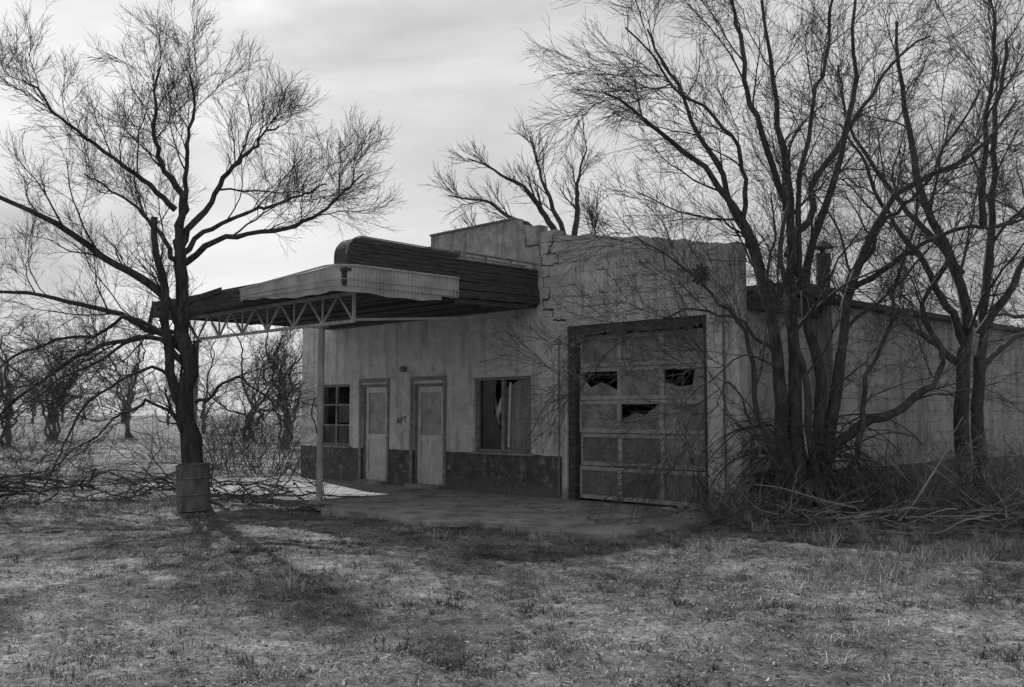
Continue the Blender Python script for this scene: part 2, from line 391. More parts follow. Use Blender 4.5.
m.beam((7.94,-2.1,3.68),(7.94,-.01,3.70),.03,.13);m.beam((7.95,-2.3,3.53),(7.95,-.01,3.56),.03,.13);m.beam((7.93,-2.0,3.4),(7.93,-.3,3.43),.03,.08)
m.build('canopy_fascia_boards',M_dark,B,.004)
path=[]
for s_ in np.arange(4.9,7.6,.0125): path.append((s_,-4.30,0,-1))
for a in np.arange(0,math.pi/2,.035): path.append((7.6+.36*math.sin(a),-3.94-.36*math.cos(a),math.sin(a),-math.cos(a)))
for y in np.arange(-3.94,-1.95,.0125): path.append((7.96,y,1,0))
def corr(z0f,z1f,name,off=0,mat=M_tin):
    v=[];f=[];N=len(path)
    for i,(x,y,nx,ny) in enumerate(path):
        q=i/(N-1); w=.006*math.sin(i*.0125*2*math.pi/.068)+off+.015*math.sin(q*9)
        v.append((x+nx*w,y+ny*w,z0f(q))); v.append((x+nx*(w+.004),y+ny*(w+.004),z1f(q)))
    for i in range(N-1): f.append((2*i,2*i+2,2*i+3,2*i+1))
    mm=MB(); mm.v=v; mm.f=f; mm.build(name,mat,B,smooth=True)
corr(lambda q:3.46-.09*min(1,q*2)+.02*math.sin(q*14)+.01*math.sin(q*50)+(.07*(q>.93)),lambda q:3.66+.12*min(1,q*2),'corrugated_fascia')
def strip(z,h,off,name,mat,i0=0,i1=None):
    mm=MB(); pp=path[i0:i1:12]
    for (a,b) in zip(pp[:-1],pp[1:]):
        q=path.index(a)/len(path)
        mm.beam((a[0]+a[2]*off,a[1]+a[3]*off,z(q)),(b[0]+b[2]*off,b[1]+b[3]*off,z(q+12/len(path))),.012,h)
    mm.build(name,mat,B)
strip(lambda q:3.67+.12*min(1,q*2),.03,.03,'fascia_top_trim',M_steel)
strip(lambda q:3.555+.02*min(1,q*2),.012,.034,'fascia_seam',M_steel)
strip(lambda q:3.485-.02*min(1,q*2),.008,.034,'fascia_seam',M_frame)
pr_=[(-.02,3.755),(-.02,4.12),(-1.9,4.12),(-1.95,4.22)]
R_=.3; cy,cz=-3.86,4.255-R_
for i in range(9):
    a=math.pi/2+i*math.pi/2/8; pr_.append((cy+R_*math.cos(a),cz+R_*math.sin(a)))
pr_.append((cy-R_,3.80)); n_=len(pr_)
m=MB(); m.poly([(7.56,y,z) for y,z in pr_]+[(7.92,y,z) for y,z in pr_],[tuple(range(n_)),tuple(range(2*n_-1,n_-1,-1))]+[(i,(i+1)%n_,(i+1)%n_+n_,i+n_) for i in range(n_)])
m.build('canopy_sign_fin',M_fin,B)
m=MB()
for z,ye in ((3.84,-.03),(3.91,-.03),(3.98,-.03),(4.05,-.03),(4.11,-.03),(4.17,-2.)):
    dz=max(0,z-cz); ins=R_-math.sqrt(max(0,R_*R_-dz*dz))
    m.beam((7.926,-4.13+ins,z),(7.926,ye,z+rr.uniform(-.01,.006)),.014,.035)
m.build('fin_battens',M_dark,B)
m=MB(); m.beam((7.92,-2.0,4.245),(7.92,-.03,4.23),.035,.035); m.beam((7.6,-3.8,4.27),(7.6,-.03,4.23),.035,.025); m.beam((7.93,-2.,4.125),(7.93,-.03,4.125),.03,.02)
for y in (-1.9,-1.3,-.7,-.1): m.beam((7.92,y,4.12),(7.92,y,4.23),.03,.04)
pv=None
for i in range(9):
    a=math.pi/2+i*math.pi/2/8; q=(7.915,cy+(R_+.012)*math.cos(a),cz+(R_+.012)*math.sin(a))
    if pv: m.beam(pv,q,.02,.016)
    pv=q
m.beam((7.915,cy,4.267),(7.915,-1.95,4.235),.02,.014)
m.build('fin_rail',M_frame,B)
m=MB(); ty=-3.7; x0,x1=1.6,7.45; zt,zb=3.44,2.99
m.beam((x0,ty,zt),(x1,ty,zt),.05,.05); m.beam((x0+.5,ty,zb),(x1,ty,zb),.05,.05); m.beam((x1,ty,zt),(x1,ty,zb),.045,.045); m.beam((x0,ty,zt),(x0+.5,ty,zb),.04,.04)
nb=12; stp=(x1-x0-.5)/nb
for i in range(nb):
    a=x0+.5+i*stp
    if i%2==0: m.beam((a,ty,zb),(a+stp,ty,zt),.03,.03)
    else: m.beam((a,ty,zt),(a+stp,ty,zb),.03,.03)
    if i%2==0 and i>0: m.beam((a,ty,zb),(a,ty,zt),.025,.025)
m.beam((x1,ty,zb+.02),(x1,-.05,3.3),.04,.04)
m.build('canopy_truss',M_steel,B)
m=MB()
for px in (6.53,2.05):
    m.cyl((px,ty,-.05),(px,ty,zb-.02),.055,n=14); m.box(px-.12,px+.12,ty-.12,ty+.12,.05,.1); m.box(px-.1,px+.1,ty-.07,ty+.07,zb-.06,zb-.026)
m.build('canopy_post',M_post,B,smooth=False)
m=MB()
prev=None
for i in range(16):
    a=i/15*4.2; q=Vector((6.47-.09*math.sin(a)-.02,ty-.06,1.75-.18*i/15*3+.03*math.cos(a*2)))
    if prev is not None: m.cyl(prev,q,.012,n=6,cap=False)
    prev=q
m.build('hanging_wire',M_dark,B)

def loc2w(s,k): return (O.x+s*.692+k*.722, O.y-s*.722+k*.692)
def w2loc(x,y):
    rx=x-O.x; ry=y-O.y; return rx*.692-ry*.722, rx*.722+ry*.692
rr=np.random.default_rng(11); edge=[]
def apL(s): return 3.75+.3*np.sin(s*.9)+.15*np.sin(s*2.7+1)
for s_ in np.linspace(-.6,12.4,90): edge.append((s_,-float(apL(s_))+rr.uniform(-.1,.1)))
poly=[(12.4,-.003),(-.6,-.003)]+edge
n_=len(poly); m=MB()
m.poly([(a,b,.035) for a,b in poly]+[(a,b,-.1) for a,b in poly],[tuple(range(n_))]+[(i,i+n_,(i+1)%n_+n_,(i+1)%n_) for i in range(n_)])
ap=m.build('concrete_apron',M_concrete,None,loc=O,rot=ROT)

# ---------------------------------------------------------------- trees
def tubes(batches,name,mat,loc):
    VV=[];FF=[];o=0
    for P,R,S in batches:
        N,K,_=P.shape
        T_=np.gradient(P,axis=1); T_/=np.linalg.norm(T_,axis=2,keepdims=True)+1e-9
        mt=T_.mean(1); e=np.zeros((N,3)); e[np.arange(N),np.argmin(np.abs(mt),axis=1)]=1
        ref=np.cross(mt,e)[:,None,:]
        Bv=ref-T_*(T_*ref).sum(-1,keepdims=True); Bv/=np.linalg.norm(Bv,axis=2,keepdims=True)+1e-9
        Cv=np.cross(T_,Bv)
        a=np.arange(S)*2*np.pi/S
        v=P[:,:,None,:]+R[:,:,None,None]*(np.cos(a)[None,None,:,None]*Bv[:,:,None,:]+np.sin(a)[None,None,:,None]*Cv[:,:,None,:])
        VV.append(v.reshape(-1,3)); I=(o+np.arange(N*K*S)).reshape(N,K,S); J=np.roll(I,-1,axis=2)
        FF.append(np.stack([I[:,:-1],J[:,:-1],J[:,1:],I[:,1:]],-1).reshape(-1,4)); o+=N*K*S
    return mesh_np(name,np.concatenate(VV),np.concatenate(FF),mat,True,loc)
def seeds(rng,limbs,K=22,jit=.02):
    Ps=[];Rs=[]
    for pts,r0,r1 in limbs:
        p=np.array(pts,float)
        q=np.concatenate([[2*p[0]-p[1]],p,[2*p[-1]-p[-2]]]); n=len(p)-1
        out=[]
        for tt in np.linspace(0,n-1e-6,K):
            i=int(tt); f=tt-i; a,b,c,d=q[i],q[i+1],q[i+2],q[i+3]
            out.append(.5*((2*b)+(-a+c)*f+(2*a-5*b+4*c-d)*f*f+(-a+3*b-3*c+d)*f**3))
        out=np.array(out)
        w=rng.normal(0,1,(K,3)); w=(w+np.roll(w,1,0)+np.roll(w,2,0))/1.7; w[:2]=0
        out+=w*jit*1.6; Ps.append(out)
        Rs.append((r0+(r1-r0)*np.linspace(0,1,K)**.75)*(1+rng.normal(0,.04,K)))
    return np.array(Ps),np.array(Rs)
def spawn(rng,P,R,n,t0=.2,t1=1.,length=1.,ang=45,K=6,wander=.2,trop=.1,ratio=.6,rmin=.003,rend=.35,shrink=.45):
    N,Kp=R.shape; idx=np.repeat(np.arange(N),n)
    t_=t0+(t1-t0)*((np.tile(np.arange(n),N)+rng.random(N*n))/n)
    f=t_*(Kp-1)*.9999; i=f.astype(int); w=(f-i)[:,None]
    pos=P[idx,i]*(1-w)+P[idx,i+1]*w; rd=R[idx,i]*(1-w[:,0])+R[idx,i+1]*w[:,0]
    pd=P[idx,i+1]-P[idx,i]; pd/=np.linalg.norm(pd,axis=1,keepdims=True)+1e-9
    v=rng.normal(size=pd.shape); v-=pd*(v*pd).sum(1,keepdims=True); v/=np.linalg.norm(v,axis=1,keepdims=True)+1e-9
    a=np.radians(ang)*rng.uniform(.6,1.3,N*n)*(1-.35*t_)
    d=np.cos(a)[:,None]*pd+np.sin(a)[:,None]*v
    L=length*rng.uniform(.45,1.3,N*n)*(1-shrink*t_)
    r0=np.maximum(rd*ratio*rng.uniform(.7,1.1,N*n),rmin)
    out=np.zeros((N*n,K,3)); out[:,0]=pos
    for k in range(1,K):
        d=d+rng.normal(0,wander,d.shape); d[:,2]+=trop; d/=np.linalg.norm(d,axis=1,keepdims=True)
        out[:,k]=out[:,k-1]+d*(L/(K-1))[:,None]
    out[:,:,2]=np.maximum(out[:,:,2],.02)
    RR=np.maximum(r0[:,None]*np.linspace(1,rend,K)[None],rmin*.8)
    return out,RR
def grow(seed,limbs,name,mat,loc,lv,extra=None,sid=9,jit=.025):
    rng=np.random.default_rng(seed); P,R=seeds(rng,limbs,jit=jit); bt=[(P,R,sid)]
    for li,k in enumerate(lv):
        src=P if not(li==0 and 'skip' in k) else P[k['skip']:]
        srr=R if not(li==0 and 'skip' in k) else R[k['skip']:]
        kk={a:b for a,b in k.items() if a not in('skip','sides')}
        P,R=spawn(rng,src,srr,**kk); bt.append((P,R,k.get('sides',4)))
    if extra: bt+=extra(rng,bt)
    return tubes(bt,name,mat,loc)

LT=[([(.05,0,-.1),(.03,0,.6),(-.15,0,2.1),(-.26,0,3.3),(-.33,0,4.6)],.22,.1),
 ([(-.25,0,3.0),(-.6,-.1,3.6),(-1.4,-.3,4.1),(-2.35,-.6,4.8),(-3.5,-.8,5.35),(-4.3,-.9,5.6)],.1,.02),
 ([(-.2,0,2.6),(-.8,.2,3.0),(-1.6,.4,3.35),(-2.6,.5,3.6),(-3.6,.5,3.75),(-4.4,.4,3.7)],.075,.02),
 ([(-.33,0,4.5),(-.45,.1,5.5),(-.85,.2,6.2),(-.95,.3,7.),(-.8,.3,7.8)],.085,.015),
 ([(-.42,0,5.1),(-1.1,-.5,5.7),(-1.9,-1,6.3),(-2.5,-1.3,7.0)],.055,.015),
 ([(-.33,0,4.6),(-.1,-.5,5.6),(.1,-.8,6.4),(.2,-1,7.2)],.055,.015),
 ([(-.33,0,4.4),(.2,.4,5.6),(.7,.6,6.4),(1.2,.8,7.0)],.07,.015),
 ([(-.3,0,4.1),(.5,-.2,4.55),(1.7,-.4,4.75),(2.5,-.5,5.1),(3.0,-.6,5.6)],.065,.015),
 ([(-.3,0,4.3),(.5,.6,5.1),(1.3,1.,5.5),(2.0,1.2,5.9)],.055,.015),
 ([(-.3,0,4.0),(-1.0,.8,4.9),(-1.9,1.5,5.6),(-2.9,2.,6.2)],.055,.015),
 ([(-.1,0,2.3),(-.8,-.3,2.85),(-1.7,-.5,2.5),(-2.7,-.8,1.8),(-3.4,-.9,.8)],.06,.015),
 ([(-.1,0,1.8),(-.7,-.4,2.3),(-1.5,-.9,1.5),(-2.0,-1.2,.4)],.04,.012),
 ([(-.2,0,2.9),(-1.2,.5,2.9),(-2.4,1.,2.4),(-3.6,1.2,1.7)],.045,.012),
 ([(-.2,0,2.7),(-1.,.1,3.2),(-2.,.1,2.9),(-3.,.0,2.6),(-3.9,-.1,1.9)],.045,.012),
 ([(0,0,1.7),(.5,.2,2.1),(1.0,.3,1.9),(1.5,.4,1.3)],.035,.01),
 ([(-.1,0,1.3),(-.9,.2,1.7),(-1.7,.3,1.2),(-2.6,.2,.5)],.035,.01),
 ([(0.05,-.05,-.1),(-.12,-.1,1.0),(-.3,-.1,2.2),(-.5,-.2,3.3),(-.72,-.3,4.9)],.12,.06)]
grow(1,LT,'bare_tree',M_bark,(-5.5,17.3,0),[
 dict(n=9,t0=.25,length=1.65,ang=48,K=8,wander=.17,trop=.08,ratio=.42,skip=1,sides=5,rmin=.008),
 dict(n=8,t0=.15,length=.92,ang=42,K=6,wander=.16,trop=.06,ratio=.5,sides=4,rmin=.0045),
 dict(n=6,t0=.1,length=.52,ang=38,K=5,wander=.14,trop=.05,ratio=.6,sides=3,rmin=.003),
 dict(n=3,t0=.2,length=.28,ang=35,K=3,wander=.12,trop=.04,ratio=.7,sides=3,rmin=.0025)],sid=10)

RT=[([(-.1,0,-.1),(-.2,0,1.4),(-.36,0,2.7),(-.57,-.1,3.7),(-1.14,-.3,4.7),(-2.0,-.5,5.4),(-2.85,-.7,6.0)],.13,.015),
 ([(0,.1,-.1),(0.,.1,1.5),(-.07,.1,3.1),(-.1,.1,4.85),(-.3,0,6.3),(-.5,-.1,7.9)],.14,.015),
 ([(.15,0,-.1),(.28,.1,1.7),(.2,.2,3.4),(.7,.3,5.1),(1.0,.3,6.85),(1.2,.4,8.3)],.12,.015),
 ([(.35,.1,-.1),(.43,.1,1.4),(.78,.2,3.3),(1.5,.3,4.6),(2.7,.4,5.4),(3.5,.5,6.2)],.12,.015),
 ([(.4,.0,1.0),(1.0,-.1,1.5),(1.6,-.2,1.75),(1.95,-.2,2.3),(1.8,-.2,3.0),(2.1,-.2,3.8)],.085,.025),
 ([(-.2,-.1,.3),(-.6,-.2,1.6),(-.93,-.3,2.7),(-1.57,-.5,3.4),(-2.4,-.6,4.0)],.055,.01),
 ([(-.42,0,3.0),(-.85,.2,4.6),(-1.5,.4,6.1),(-2.1,.5,7.4)],.07,.015),
 ([(-.1,.1,3.8),(.5,.5,5.1),(1.4,.8,6.4),(2.4,1.,7.4)],.07,.015),
 ([(-.1,0,4.4),(-.7,-.5,5.8),(-1.0,-.8,7.0),(-1.3,-1,8.2)],.055,.015),
 ([(.25,.1,3.),(-.1,-.4,4.4),(.1,-.9,5.9),(.3,-1.2,7.4)],.06,.015),
 ([(.8,.2,3.3),(1.7,-.2,3.9),(2.6,-.5,4.1),(3.6,-.8,4.4)],.05,.012),
 ([(.1,-.1,-.1),(.1,-.2,1.2),(-.1,-.3,2.6),(-.3,-.4,3.6),(-.2,-.5,5.0)],.07,.025),
 ([(-.35,0,2.4),(-.9,.0,2.9),(-1.7,.1,3.0),(-2.6,.2,2.5),(-3.0,.2,1.9)],.03,.006),
 ([(-.2,0,1.9),(-.6,-.3,2.3),(-1.2,-.5,2.2),(-1.8,-.6,1.6),(-2.0,-.6,1.0)],.022,.005),
 ([(-.15,0,.5),(-.6,-.3,1.2),(-1.0,-.4,1.9),(-1.3,-.5,1.7),(-1.6,-.5,1.2)],.022,.005),
 ([(.5,0,-.1),(.75,-.2,1.0),(.9,-.3,2.2),(1.3,-.5,3.4),(1.5,-.6,4.9)],.06,.015),
 ([(.7,.2,3.0),(1.3,.4,4.2),(2.2,.6,5.0),(3.0,.7,6.4)],.055,.015),
 ([(-.7,0,3.9),(-.9,-.6,4.9),(-1.5,-1.0,5.6),(-2.6,-1.3,6.6)],.045,.012)]
def rt_extra(rng,bt):
    out=[]; n=150
    a=rng.uniform(0,2*np.pi,n); r=rng.uniform(.05,.4,n)
    pos=np.stack([.1+r*np.cos(a)*1.3,r*np.sin(a),rng.uniform(.2,1.4,n)],1)
    d=np.stack([np.cos(a),np.sin(a)*.8,rng.uniform(-.3,1.2,n)],1); d/=np.linalg.norm(d,axis=1,keepdims=True)
    L=rng.uniform(.5,1.6,n); K=9; P=np.zeros((n,K,3)); P[:,0]=pos
    for k in range(1,K):
        d=d+rng.normal(0,.12,d.shape); d[:,2]-=.2; d/=np.linalg.norm(d,axis=1,keepdims=True); P[:,k]=P[:,k-1]+d*(L/(K-1))[:,None]
    P[:,:,2]=np.maximum(P[:,:,2],.0)
    R=np.linspace(1,.4,K)[None]*rng.uniform(.006,.016,n)[:,None]; out.append((P,R,4))
    P2,R2=spawn(rng,P,R,4,length=.4,ang=40,K=4,wander=.2,trop=-.05,ratio=.6); out.append((P2,R2,3))
    n=9; a=np.linspace(0,2*np.pi,n,endpoint=False)+rng.uniform(0,.4,n); K=6; tt=np.linspace(0,1,K)
    P=np.stack([.12+np.cos(a)[:,None]*(.1+.75*tt[None]**1.3),np.sin(a)[:,None]*(.1+.6*tt[None]**1.3),(.6*(1-tt)**1.8)[None].repeat(n,0)-.04],-1)
    R=np.linspace(.1,.03,K)[None].repeat(n,0); out.append((P,R,7))
    return out
LV=[dict(n=8,t0=.3,length=1.8,ang=45,K=8,wander=.15,trop=.03,ratio=.42,sides=5,rmin=.007),
 dict(n=8,t0=.15,length=1.05,ang=40,K=6,wander=.15,trop=.01,ratio=.5,sides=4,rmin=.004),
 dict(n=6,t0=.1,length=.62,ang=36,K=5,wander=.13,trop=-.01,ratio=.6,sides=3,rmin=.0028),
 dict(n=3,t0=.2,length=.32,ang=35,K=3,wander=.12,trop=.0,ratio=.7,sides=3,rmin=.0023)]
grow(2,RT,'bare_tree',M_barkR,(4.1,14.2,0),LV,rt_extra,sid=9)

BT=[([(-.1,0,-.1),(-.15,0,2),(0,0,4),(-.5,.2,6),(-.9,.3,8),(-1.0,.3,10)],.19,.03),
 ([(.3,.1,-.1),(.25,.1,2),(.45,.1,4),(.7,.2,6),(.9,.2,8),(1.2,.3,9.6)],.16,.03),
 ([(0,0,3.2),(-.8,-.3,4.5),(-1.8,-.5,6.),(-2.6,-.6,7.6)],.1,.02),
 ([(.3,0,3.4),(1.2,-.3,4.8),(2.4,-.4,6.),(3.6,-.5,6.9)],.1,.02),
 ([(0,0,4.6),(-1,.5,6.2),(-1.8,1,7.7),(-2,1.4,9.4)],.08,.02),
 ([(.3,.1,2.6),(1.3,.6,3.3),(2.4,1,3.7),(3.5,1.2,3.5)],.08,.02),
 ([(-.1,.1,2.8),(-1.1,.3,3.6),(-2.2,.4,4.1),(-3.2,.4,4.5)],.08,.02),
 ([(.5,.1,5.6),(.2,-.6,7),(.3,-1,8.4),(.2,-1.2,9.8)],.08,.02)]
LV2=[dict(n=9,t0=.3,length=2.3,ang=45,K=8,wander=.15,trop=.05,ratio=.45,sides=5,rmin=.011),
 dict(n=8,t0=.15,length=1.3,ang=40,K=6,wander=.15,trop=.03,ratio=.5,sides=4,rmin=.006),
 dict(n=8,t0=.1,length=.8,ang=36,K=4,wander=.13,trop=.0,ratio=.6,sides=3,rmin=.004)]
b1=grow(3,BT,'bare_tree',M_barkR,(7.75,17.0,0),LV2); b1.scale=(.85,.85,.85)
b2=grow(13,BT,'bare_tree',M_barkR,(13.2,21.0,0),LV2); b2.rotation_euler[2]=2.1
HT=[([(0,0,-.1),(-.1,0,3),(.1,0,5.2),(0,0,6.8)],.33,.22),
 ([(0,0,6.4),(-.8,.2,8.2),(-1.9,.3,9.4),(-3.4,.3,10.2)],.16,.02),
 ([(0,0,6.2),(-1.2,-.4,7.6),(-2.6,-.6,8.4),(-4.0,-.8,8.7)],.13,.02),
 ([(0,0,6.4),(.25,.2,8.2),(.3,.3,9.4),(.6,.3,10.6)],.15,.02),
 ([(0,0,6.5),(-.4,-.5,8.2),(-.9,-.8,9.4),(-1.3,-1,10.6)],.12,.02),
 ([(0.05,0,6.),(.6,.3,7.0),(.9,.6,7.6),(1.1,.7,8.4)],.07,.02),
 ([(-.1,0,5.4),(-1.3,.3,6.6),(-2.6,.5,7.3),(-3.4,.6,7.8)],.09,.02)]
grow(4,HT,'bare_tree',M_bark,(1.9,33,0),[
 dict(n=7,t0=.3,length=1.4,ang=36,K=7,wander=.1,trop=.07,ratio=.45,sides=5,rmin=.016,skip=1),
 dict(n=6,t0=.15,length=.95,ang=34,K=5,wander=.1,trop=.05,ratio=.55,sides=4,rmin=.009),
 dict(n=5,t0=.1,length=.6,ang=32,K=4,wander=.1,trop=.03,ratio=.6,sides=3,rmin=.006)])

def proto(seed,name):
    rng=np.random.default_rng(seed); limbs=[]
    nl=rng.integers(5,9)
    for i in range(nl):
        a=rng.uniform(0,6.28); r=rng.uniform(.6,3.6); h=rng.uniform(3.,6.8); b=rng.uniform(0,.35); z0=rng.choice([-.1,-.1,1.0])
        p=lambda f,hh:(b*math.cos(a*3)+r*f*math.cos(a+rng.normal(0,.25)),b*math.sin(a*3)+r*f*math.sin(a+rng.normal(0,.25)),hh)
        limbs.append(([p(0,z0),p(.12,max(z0+.5,h*.3)),p(.35,h*.55),p(.7,h*.8),p(1,h)],rng.uniform(.06,.12),.02))
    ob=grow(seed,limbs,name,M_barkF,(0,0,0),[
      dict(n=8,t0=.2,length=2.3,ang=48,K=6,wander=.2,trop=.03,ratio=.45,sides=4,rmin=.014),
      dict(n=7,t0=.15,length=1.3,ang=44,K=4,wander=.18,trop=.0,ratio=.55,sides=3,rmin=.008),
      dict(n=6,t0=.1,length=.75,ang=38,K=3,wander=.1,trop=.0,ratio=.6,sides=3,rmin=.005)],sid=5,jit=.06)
    me=ob.data; bpy.data.objects.remove(ob); return me
D=bpy.data.objects.new('distant_trees',None); COL.objects.link(D)
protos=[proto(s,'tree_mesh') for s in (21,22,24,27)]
rng=np.random.default_rng(31)
def inst(x,y,s,i):
    o=bpy.data.objects.new('distant_tree_part',protos[i%4]); o.location=(x,y,-.05); a=rng.uniform(.9,1.4); o.scale=(s*a,s*a,s); o.rotation_euler[2]=rng.uniform(0,6.3); o.parent=D; COL.objects.link(o)
k=0
for px,yy,s in [(-.505,48,.9),(-.46,60,1.),(-.385,66,1.1),(-.31,80,1.3),(-.262,56,1.05),(-.225,46,.85),(-.58,50,1.),(-.345,140,1.1),(-.43,150,.9),(-.39,170,1.2),(-.48,180,1.3),(-.45,200,1.2),
    (.13,50,1.25),(.22,60,1.3),(.5,50,1.3)]:
    inst(px*yy,yy,s,k); k+=1

def shrub(seed,name,loc,n=40,spread=.5,L=1.6,up=1.,trop=-.02,mat=M_brush,r=(.005,.012),nn=(5,4),zs=0.):
    rng=np.random.default_rng(seed); a=rng.uniform(0,2*np.pi,n); q=spread*np.sqrt(rng.random(n))
    pos=np.stack([q*np.cos(a),q*np.sin(a),rng.uniform(0,zs+.001,n)],1)
    d=np.stack([np.cos(a)*rng.uniform(.2,1.2,n),np.sin(a)*rng.uniform(.2,1.2,n),up*rng.uniform(.5,1.2,n)],1); d+=rng.normal(0,.25,d.shape); d/=np.linalg.norm(d,axis=1,keepdims=True)
    K=8; LL=L*rng.uniform(.5,1.2,n); P=np.zeros((n,K,3)); P[:,0]=pos
    for k in range(1,K):
        d=d+rng.normal(0,.16,d.shape); d[:,2]+=trop; d/=np.linalg.norm(d,axis=1,keepdims=True); P[:,k]=P[:,k-1]+d*(LL/(K-1))[:,None]
    P[:,:,2]=np.maximum(P[:,:,2],.01)
    R=np.linspace(1,.4,K)[None]*rng.uniform(*r,n)[:,None]; bt=[(P,R,4)]
    P,R=spawn(rng,P,R,nn[0],length=L*.4,ang=42,K=5,wander=.18,trop=trop*.5,ratio=.6,rmin=.003); bt.append((P,R,3))
    P,R=spawn(rng,P,R,nn[1],length=L*.2,ang=40,K=3,wander=.15,trop=0,ratio=.6,rmin=.0025); bt.append((P,R,3))
    return tubes(bt,name,mat,loc)
shrub(41,'bare_shrub',(-6.3,25.2,0),70,.9,2.3,1.6,mat=M_brushD)
shrub(42,'bare_shrub',(-7.8,27.0,0),50,.9,1.9,1.3,mat=M_brushD)
shrub(44,'bare_shrub',(-15.5,31,0),50,1.6,2.0,1.1,mat=M_brushD)
shrub(45,'bare_shrub',(-11.5,34,0),50,1.6,1.9,1.1,mat=M_brushD)
for i,(x,y,L,s) in enumerate([(5.6,14.4,1.3,.6),(6.7,14.0,1.2,.8),(7.6,15.2,1.6,.8),(8.3,13.8,1.2,.9),(9.4,16.,1.7,1.),(6.4,16.4,1.6,.7),(10.2,14.6,1.4,.9),(3.4,14.1,.7,.4),(8.6,18.2,1.9,1.),(7.4,13.4,1.1,.8),(9.0,14.4,1.4,.8)]):
    shrub(50+i,'bare_shrub',(x,y,0),60,s,L,.85,-.08,mat=M_brush if i%3 else M_brushD)
def pile(seed,loc,n=80,ax=1.6,ay=.6,L=1.3,h=.35,mat=M_brushD,rm=.018):
    rng=np.random.default_rng(seed); pos=np.stack([rng.normal(0,ax*.5,n),rng.normal(0,ay*.5,n),rng.uniform(0.02,h,n)],1)
    a=rng.uniform(0,2*np.pi,n); d=np.stack([np.cos(a)*1.6,np.sin(a)*.8,rng.normal(.15,.35,n)],1); d/=np.linalg.norm(d,axis=1,keepdims=True)
    K=8; LL=L*rng.uniform(.4,1.3,n); P=np.zeros((n,K,3)); P[:,0]=pos
    for k in range(1,K):
        d=d+rng.normal(0,.15,d.shape); d[:,2]-=.03; d/=np.linalg.norm(d,axis=1,keepdims=True); P[:,k]=P[:,k-1]+d*(LL/(K-1))[:,None]
    P[:,:,2]=np.maximum(P[:,:,2],.0)
    R=np.linspace(1,.4,K)[None]*rng.uniform(.004,rm,n)[:,None]; bt=[(P,R,5)]
    P,R=spawn(rng,P,R,5,length=.5,ang=42,K=4,wander=.15,trop=.01,ratio=.5,rmin=.0028); bt.append((P,R,3))
    tubes(bt,'brush_pile',mat,loc)
pile(71,(-6.0,17.6,0),80,1.6,.8,1.2,.45); pile(72,(-9.,16.8,0),40,2.,1.4,1.4,.25,M_bark,.03); pile(73,(-4.4,17.6,.05),45,1.3,.6,1.0,.3)
pile(77,(-8.,19.5,0),40,2.4,1.4,1.6,.3,M_bark,.03); pile(78,(-4.3,16.6,0),16,1.0,.6,.8,.1)
pile(74,(7.4,13.2,0),110,2.6,.9,1.3,.35,M_brush); pile(75,(4.2,13.7,0),60,1.2,.5,.9,.2,M_brush); pile(76,(10.5,14.,0),80,2,1.,1.4,.4,M_brushD)

# ---------------------------------------------------------------- drum
prof_=[(.262,0),(.27,.012),(.262,.03),(.262,.24),(.276,.26),(.262,.28),(.262,.5),(.276,.52),(.262,.54),(.262,.71),(.272,.725),(.272,.74),(.25,.74),(.25,.06),(.001,.06)]
v=[];f=[];n_=40
for (r,z) in prof_:
    for i in range(n_):
        a=2*math.pi*i/n_; dd=1+.012*math.sin(3*a+z*9); v.append((r*dd*math.cos(a),r*dd*math.sin(a),z))
for j in range(len(prof_)-1):
    for i in range(n_): f.append((j*n_+i,j*n_+(i+1)%n_,(j+1)*n_+(i+1)%n_,(j+1)*n_+i))
mm=MB(); mm.v=v; mm.f=f; dr=mm.build('metal_drum',M_rust,smooth=False,loc=(-5.08,16.05,-.02)); dr.rotation_euler=(rad(1.5),rad(-2.5),0)

m=MB(); rr=np.random.default_rng(9)
for i in range(26):
    s_=rr.uniform(11.3,12.9); k_=rr.uniform(-1.2,-.1); x,y=loc2w(s_,k_); a=rr.uniform(0,3); L=rr.uniform(.05,.2)
    p0=Vector((x,y,.05+rr.uniform(0,.06))); m.beam(p0,p0+Vector((math.cos(a)*L,math.sin(a)*L,rr.uniform(-.03,.05))),rr.uniform(.05,.16),rr.uniform(.04,.12))
m.build('rubble',M_concrete,bevel=.008)

# ---------------------------------------------------------------- grass
def blades(name,x,y,h,w,lean,tone,mat,rng):
    n=len(x); a=rng.uniform(0,2*np.pi,n); b=rng.uniform(0,2*np.pi,n)
    z=gz(x,y)-.01
    wx=np.cos(a)*w/2; wy=np.sin(a)*w/2
    lx=np.cos(b)*lean*h; ly=np.sin(b)*lean*h
    V=np.zeros((n,5,3)); 
    V[:,0]=np.stack([x-wx,y-wy,z],1); V[:,1]=np.stack([x+wx,y+wy,z],1)
    V[:,2]=np.stack([x+wx*.7+lx*.35,y+wy*.7+ly*.35,z+h*.6],1); V[:,3]=np.stack([x-wx*.7+lx*.35,y-wy*.7+ly*.35,z+h*.6],1)
    V[:,4]=np.stack([x+lx,y+ly,z+h*np.clip(1.1-.4*lean,.4,1)],1)
    I=np.arange(n)[:,None]*5
    return mesh_np(name,V.reshape(-1,3),[I+np.array([0,1,2,3]),I+np.array([3,2,4])],mat,False,attr=np.repeat(tone,5))
t=NT('dry_grass_blades'); at=t.n('ShaderNodeAttribute'); at.attribute_name='tone'
M_grass=t.out(t.ramp(at.outputs['Fac'],[(0,.04),(.5,.22),(1,.62)]),.9)
def inbuild(x,y):
    s_,k_=w2loc(x,y); slab=(s_>-.5)&(s_<12.3)&(k_>-apL(s_)+.05)&(k_<=0); bl=(s_>-.05)&(s_<12.7)&(k_>0)&(k_<13.5)
    return bl,slab
rng=np.random.default_rng(77)
nt=52000
